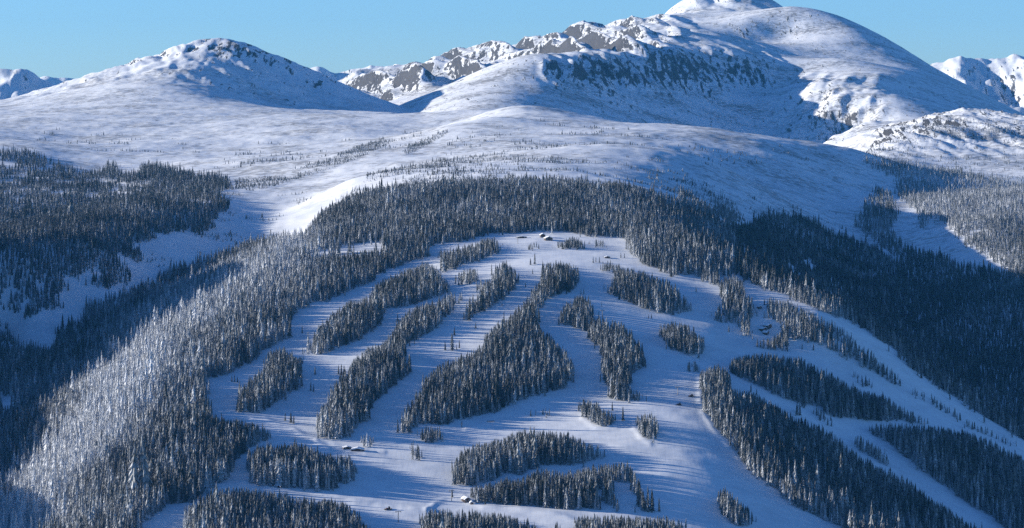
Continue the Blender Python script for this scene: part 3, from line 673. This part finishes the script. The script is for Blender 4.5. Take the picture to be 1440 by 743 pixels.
for key, ids in sets.items():
    tall = max(ids, key=lambda i: th[i]); rimy = max([i for i in ids if i != tall] or ids, key=lambda i: fr[i])
    for i in ids:
        lab = ('tallest conifer in ' if i == tall else 'whitest, most rimed conifer in ' if i == rimy else 'snow-dusted conifer in ')+PLACE[key]
        single_tree(tx[i], ty[i], tz[i]-0.1, th[i]*(1.12 if i == tall else 1.0), 0.62 if i == rimy else fr[i], lab, 'large conifers in '+PLACE[key], random.randrange(NV), random.uniform(0.8, 1.2))
rest = np.ones(len(T), bool); rest[pick] = False

# ------------------------------------------------------------------ woods: geometry-node instances of the same crowns
def forest_group():
    g = bpy.data.node_groups.new('scatter_conifers', 'GeometryNodeTree')
    g.interface.new_socket('Geometry', in_out='INPUT', socket_type='NodeSocketGeometry')
    g.interface.new_socket('Geometry', in_out='OUTPUT', socket_type='NodeSocketGeometry')
    gi = g.nodes.new('NodeGroupInput'); go = g.nodes.new('NodeGroupOutput')
    join = g.nodes.new('GeometryNodeJoinGeometry')
    for c in reversed(crowns_src):
        oi = g.nodes.new('GeometryNodeObjectInfo'); oi.inputs['Object'].default_value = c; oi.inputs['As Instance'].default_value = True
        oi.transform_space = 'ORIGINAL'
        g.links.new(oi.outputs['Geometry'], join.inputs[0])
    iop = g.nodes.new('GeometryNodeInstanceOnPoints')
    def attr(name, typ):
        n = g.nodes.new('GeometryNodeInputNamedAttribute'); n.data_type = typ; n.inputs['Name'].default_value = name; return n.outputs[0]
    g.links.new(gi.outputs[0], iop.inputs['Points']); g.links.new(join.outputs[0], iop.inputs['Instance'])
    iop.inputs['Pick Instance'].default_value = True
    g.links.new(attr('variant', 'INT'), iop.inputs['Instance Index'])
    g.links.new(attr('tree_scale', 'FLOAT_VECTOR'), iop.inputs['Scale'])
    g.links.new(attr('tree_rotation', 'FLOAT_VECTOR'), iop.inputs['Rotation'])
    g.links.new(iop.outputs[0], go.inputs[0])
    return g
FG = forest_group()
def wood(name, sel, label, category, wide=(0.8, 1.25)):
    n = int(sel.sum())
    if n == 0: return
    me = bpy.data.meshes.new(name); me.vertices.add(n)
    me.vertices.foreach_set('co', np.stack([tx[sel], ty[sel], tz[sel]-0.1], -1).astype(np.float32).ravel())
    h = th[sel]; w = h*rng.uniform(wide[0], wide[1], n)
    a = me.attributes.new('tree_scale', 'FLOAT_VECTOR', 'POINT'); a.data.foreach_set('vector', np.stack([w, w, h], -1).astype(np.float32).ravel())
    a = me.attributes.new('tree_rotation', 'FLOAT_VECTOR', 'POINT')
    a.data.foreach_set('vector', np.stack([rng.normal(0, 0.03, n), rng.normal(0, 0.03, n), rng.uniform(0, 6.28, n)], -1).astype(np.float32).ravel())
    a = me.attributes.new('variant', 'INT', 'POINT'); a.data.foreach_set('value', rng.integers(0, NV, n).astype(np.int32))
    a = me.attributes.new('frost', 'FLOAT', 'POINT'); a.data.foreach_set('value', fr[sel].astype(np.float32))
    me.update(); me.materials.append(M_FIR)
    o = bpy.data.objects.new(name, me); col.objects.link(o)
    md = o.modifiers.new('scatter', 'NODES'); md.node_group = FG
    o['kind'] = 'stuff'; o['label'] = label; o['category'] = category
    return o
ntree = len(T)
tx, ty, tz, th, tk = np.concatenate([T, KR]).T
fr = np.concatenate([fr, np.clip(rng.normal(0.42, 0.12, len(KR)), 0.1, 0.9)])
rest = np.concatenate([rest, np.zeros(len(KR), bool)])
wood('krummholz_scrub', np.arange(len(tx)) >= ntree, 'scattered low wind-pruned scrub dotting the snowy tableland above the treeline', 'scrub', (1.3, 2.3))
names = [w[0] for w in WOODS]; us_all, vs_all = pix(tx, ty, tz)
main = rest & (tk == 1)
rv = main & (ty > 3560) & (us_all > 1035)
up = main & ~rv & (us_all > 425) & (vs_all < 420)
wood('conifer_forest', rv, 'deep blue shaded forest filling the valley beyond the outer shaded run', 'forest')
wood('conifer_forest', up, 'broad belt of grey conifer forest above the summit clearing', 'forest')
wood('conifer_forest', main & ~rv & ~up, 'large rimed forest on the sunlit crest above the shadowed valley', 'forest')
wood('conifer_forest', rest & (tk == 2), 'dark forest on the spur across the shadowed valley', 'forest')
wood('conifer_forest', rest & (tk == 3), 'pale conifer forest below the sunny rocky ridge', 'forest')
wood('conifer_forest', rest & (tk > 3) & (tk < 100), 'tongues of dark trees on the shaded snow bowl', 'trees')
for key in dict.fromkeys(k for k, d, p in ISLES):
    ids = [100+i for i, q in enumerate(ISLES) if q[0] == key]
    wood('conifer_wood', rest & np.isin(tk, ids), 'massed snow-dusted conifers of '+PLACE[key], 'wood')

# ------------------------------------------------------------------ buildings and lift gear on the hill
import bmesh
def box(bm, x0, x1, y0, y1, z0, z1):
    v = [bm.verts.new(p) for p in ((x0,y0,z0),(x1,y0,z0),(x1,y1,z0),(x0,y1,z0),(x0,y0,z1),(x1,y0,z1),(x1,y1,z1),(x0,y1,z1))]
    for f in ((0,3,2,1),(4,5,6,7),(0,1,5,4),(1,2,6,5),(2,3,7,6),(3,0,4,7)): bm.faces.new([v[i] for i in f])
def prism(bm, prof, y0, y1):          # (x, z) outline pulled along y
    a = [bm.verts.new((x, y0, z)) for x, z in prof]; b = [bm.verts.new((x, y1, z)) for x, z in prof]; n = len(prof)
    bm.faces.new(a); bm.faces.new(b[::-1])
    for i in range(n): bm.faces.new((a[i], b[i], b[(i+1) % n], a[(i+1) % n]))
def tube(bm, p, q, r_, n=8):
    p, q = Vector(p), Vector(q); d = (q-p).normalized(); s_ = d.orthogonal().normalized(); t_ = d.cross(s_)
    A = [bm.verts.new(p+(s_*math.cos(6.2832*k/n)+t_*math.sin(6.2832*k/n))*r_) for k in range(n)]
    B = [bm.verts.new(q+(s_*math.cos(6.2832*k/n)+t_*math.sin(6.2832*k/n))*r_) for k in range(n)]
    bm.faces.new(A[::-1]); bm.faces.new(B)
    for k in range(n): bm.faces.new((A[k], A[(k+1) % n], B[(k+1) % n], B[k]))
def part(name, fn, material, parent, bevel=0.0):
    bm = bmesh.new(); fn(bm); bmesh.ops.recalc_face_normals(bm, faces=bm.faces)
    if bevel: bmesh.ops.bevel(bm, geom=bm.edges[:], offset=bevel, segments=1, affect='EDGES')
    me = bpy.data.meshes.new(name); bm.to_mesh(me); bm.free(); me.materials.append(material)
    o = bpy.data.objects.new(name, me); col.objects.link(o); o.parent = parent; return o
def thing(name, label, cat, loc, rz=0.0, group=None):
    e = bpy.data.objects.new(name, None); col.objects.link(e); e.location = loc; e.rotation_euler = (0, 0, rz); e.empty_display_size = 0.5
    e['label'] = label; e['category'] = cat
    if group: e['group'] = group
    return e
def cabin(u, v, w, d, h, rise, label, cat='cabin', rz=0.0, name='cabin', chimney=False, snow=0.6, wins=2):
    x, y, z = foot(u, v)
    e = thing(name, label, cat, (x, y, z-0.6), rz)
    wl = part('wall', lambda bm: prism(bm, [(-w/2,-1),(w/2,-1),(w/2,h),(0,h+rise),(-w/2,h)], -d/2, d/2), M_WOOD, e)
    def roof(bm):
        o_ = 0.7; t = 0.25; k = rise/(w/2)
        prism(bm, [(-w/2-o_, h-o_*k+0.05),(0, h+rise+0.05),(w/2+o_, h-o_*k+0.05),(w/2+o_, h-o_*k+0.05+t),(0, h+rise+0.05+t),(-w/2-o_, h-o_*k+0.05+t)], -d/2-0.8, d/2+0.8)
    r_ = part('roof', roof, M_WOOD, e)
    def sn(bm):
        o_ = 0.6; k = rise/(w/2); b_ = 0.31
        prism(bm, [(-w/2-o_, h-o_*k+b_),(0, h+rise+b_),(w/2+o_, h-o_*k+b_),(w/2+o_*0.7, h-o_*k+b_+snow*0.8),(w*0.2, h+rise*0.6+b_+snow),(0, h+rise+b_+snow*1.05),(-w*0.2, h+rise*0.6+b_+snow),(-w/2-o_*0.7, h-o_*k+b_+snow*0.8)], -d/2-0.7, d/2+0.7)
    part('snow_load', sn, M_ROOFSNOW, r_)
    if chimney: part('chimney', lambda bm: box(bm, w*0.18, w*0.18+0.9, -0.4, 0.5, h, h+rise+1.6), M_STEEL, r_)
    dr = part('door', lambda bm: box(bm, -0.55, 0.55, -d/2-0.06, -d/2+0.02, 0, 2.1), M_RED, e)
    part('handle', lambda bm: box(bm, 0.35, 0.45, -d/2-0.12, -d/2-0.06, 1.0, 1.15), M_STEEL, dr)
    for k in range(wins):
        cx = (-1 if k % 2 == 0 else 1)*w*0.30; zz = 1.2+(k//2)*2.4
        wn = part('window', lambda bm: box(bm, cx-0.6, cx+0.6, -d/2-0.05, -d/2+0.02, zz, zz+1.1), M_GLASS, e)
        part('frame', lambda bm: (box(bm, cx-0.72, cx-0.6, -d/2-0.09, -d/2+0.01, zz-0.1, zz+1.2), box(bm, cx+0.6, cx+0.72, -d/2-0.09, -d/2+0.01, zz-0.1, zz+1.2), box(bm, cx-0.6, cx+0.6, -d/2-0.09, -d/2+0.01, zz-0.1, zz), box(bm, cx-0.6, cx+0.6, -d/2-0.09, -d/2+0.01, zz+1.1, zz+1.2)), M_ROOFSNOW, wn)
    return e
cabin(655,705,6.0,7.5,3.0,1.6,'small timber hut with a white snow roof beside the cat track', 'hut', 0.5, 'hut')
cabin(663,709,2.6,2.6,2.0,0.6,'tiny snow-capped shed next to the small timber hut', 'shed', 0.2, 'shed', snow=0.9, wins=1)
cabin(488,631,8.5,6.0,1.8,0.9,'low dark shed half buried in snow near the sunny junction', 'shed', 0.25, 'shed', snow=0.3)
cabin(503,634,13.0,6.5,1.7,1.2,'long low shed under a heaped snow roof beside a tree clump', 'shed', -0.05, 'shed', snow=1.2)
cabin(1079,461,9.0,8.0,3.4,1.8,'uppermost snow-roofed lodge among trees on the shoulder', 'lodge', 0.9, 'lodge', True, 0.8, 4)
cabin(1073,465,7.5,7.0,3.0,1.6,'middle snow-roofed lodge in the shoulder clearing', 'lodge', 0.7, 'lodge', False, 0.8)
cabin(1077,470,6.0,6.0,2.6,1.4,'lowest and smallest snow-roofed lodge in the shoulder clearing', 'lodge', 1.0, 'lodge', False, 0.8)
cabin(1068,434,4.5,4.5,2.6,1.0,'little white-roofed cabin at the top of the shoulder wood', 'cabin', 0.4, 'cabin', snow=0.9)
cabin(771,338,11.0,8.0,3.6,2.0,'dark summit lodge with snow roof against the upper forest', 'lodge', 0.3, 'lodge', True, 0.7, 4)
cabin(763,334,7.0,6.0,4.0,1.6,'white-roofed annex adjoining the summit lodge', 'lodge', 0.2, 'annex', False, 0.9)
cabin(734,335,14.0,5.0,2.2,0.8,'long flat dark lift station on the summit clearing', 'lift station', 0.05, 'lift_station', snow=0.25)
cabin(854,363,7.0,5.0,2.0,0.9,'dark little ski hut at the edge of the summit clearing', 'hut', 0.1, 'hut', snow=0.3)
def lift_tower(u, v, hh, label):
    x, y, z = foot(u, v); e = thing('lift_tower', label, 'lift tower', (x, y, z), 0.35, 'chairlift towers on the ski hill')
    part('mast', lambda bm: tube(bm, (0,0,-0.5), (0,0,hh), 0.38, 10), M_STEEL, e)
    ca = part('crossarm', lambda bm: box(bm, -2.6, 2.6, -0.25, 0.25, hh-0.5, hh), M_STEEL, e)
    for sx in (-2.5, 2.5): part('sheave_train', lambda bm: box(bm, sx-0.2, sx+0.2, -1.6, 1.6, hh-0.95, hh-0.55), M_DARK, ca)
    part('ladder', lambda bm: (box(bm, -0.25, -0.19, -0.55, -0.45, 0, hh-1), box(bm, 0.19, 0.25, -0.55, -0.45, 0, hh-1)), M_STEEL, e)
lift_tower(560,735,11,'steel lift tower on the snow below the cat track')
lift_tower(953,556,10,'thin steel lift tower on the wide run near the snow groomers')
lift_tower(635,705,11,'steel lift tower standing beside the small timber hut')
lift_tower(728,343,10,'short steel lift tower in front of the flat lift station')
lift_tower(847,447,10,'steel lift tower at the head of the two-part tree island')
def groomer(u, v, rz, label):
    x, y, z = foot(u, v); e = thing('snow_groomer', label, 'snow groomer', (x, y, z+0.05), rz, 'snow groomers on the runs')
    part('body', lambda bm: box(bm, -2.2, 2.0, -1.1, 1.1, 0.7, 1.7), M_RED, e, 0.12)
    cb = part('cab', lambda bm: prism(bm, [(0.1,1.7),(1.9,1.7),(1.5,3.0),(0.2,3.0)], -1.0, 1.0), M_DARK, e)
    part('windscreen', lambda bm: prism(bm, [(1.86,1.8),(1.9,1.8),(1.56,2.9),(1.52,2.9)], -0.85, 0.85), M_GLASS, cb)
    for sy in (-1.6, 1.6): part('track', lambda bm: prism(bm, [(-2.2,0.05),(1.9,0.05),(2.4,0.5),(2.0,0.95),(-2.3,0.95),(-2.7,0.5)], sy-0.55, sy+0.55), M_DARK, e)
    part('blade', lambda bm: prism(bm, [(3.0,0.1),(3.3,0.1),(3.15,0.7),(3.4,1.3),(3.1,1.3),(2.9,0.7)], -2.3, 2.3), M_STEEL, e)
    part('tiller', lambda bm: box(bm, -4.0, -2.9, -2.2, 2.2, 0.1, 0.6), M_DARK, e)
groomer(546,717,0.3,'dark snow groomer parked on the bright cat track')
groomer(955,570,0.0,'dark snow groomer in the tree shadow on the wide run')
groomer(972,558,0.2,'small dark snow groomer on the sunlit strip of the wide run')
def snow_fence(u, v, n, label):
    x, y, z = foot(u, v); e = thing('snow_fence', label, 'fence', (x, y, z), 0.25)
    for k in range(n): part('post', lambda bm: box(bm, k*1.4-0.08, k*1.4+0.08, -0.08, 0.08, -0.4, 1.7), M_WOOD, e)
    for zz in (0.5, 0.95, 1.4): part('rail', lambda bm: box(bm, -0.3, (n-1)*1.4+0.3, -0.16, -0.081, zz, zz+0.25), M_WOOD, e)
snow_fence(685,594,7,'brown timber snow fence on the bank below the big central island')

# ------------------------------------------------------------------ the cold air itself
bm = bmesh.new(); bmesh.ops.create_cube(bm, size=1.0)
me = bpy.data.meshes.new('haze'); bm.to_mesh(me); bm.free()
hz = bpy.data.objects.new('haze', me); col.objects.link(hz)
hz.scale = (14000, 22600, 1260); hz.location = (0, 10300, -130); hz['kind'] = 'stuff'; hz['label'] = 'thin blue haze in the cold mountain air'; hz['category'] = 'haze'
m = bpy.data.materials.new('blue_haze'); m.use_nodes = True; hnt = m.node_tree; hnt.nodes.clear()
ho = hnt.nodes.new('ShaderNodeOutputMaterial'); hv = hnt.nodes.new('ShaderNodeVolumePrincipled')
hv.inputs['Color'].default_value = (0.10, 0.48, 1.0, 1); hv.inputs["Density"].default_value = 1.25e-5; hv.inputs['Anisotropy'].default_value = 0.0
hnt.links.new(hv.outputs[0], ho.inputs['Volume']); me.materials.append(m)
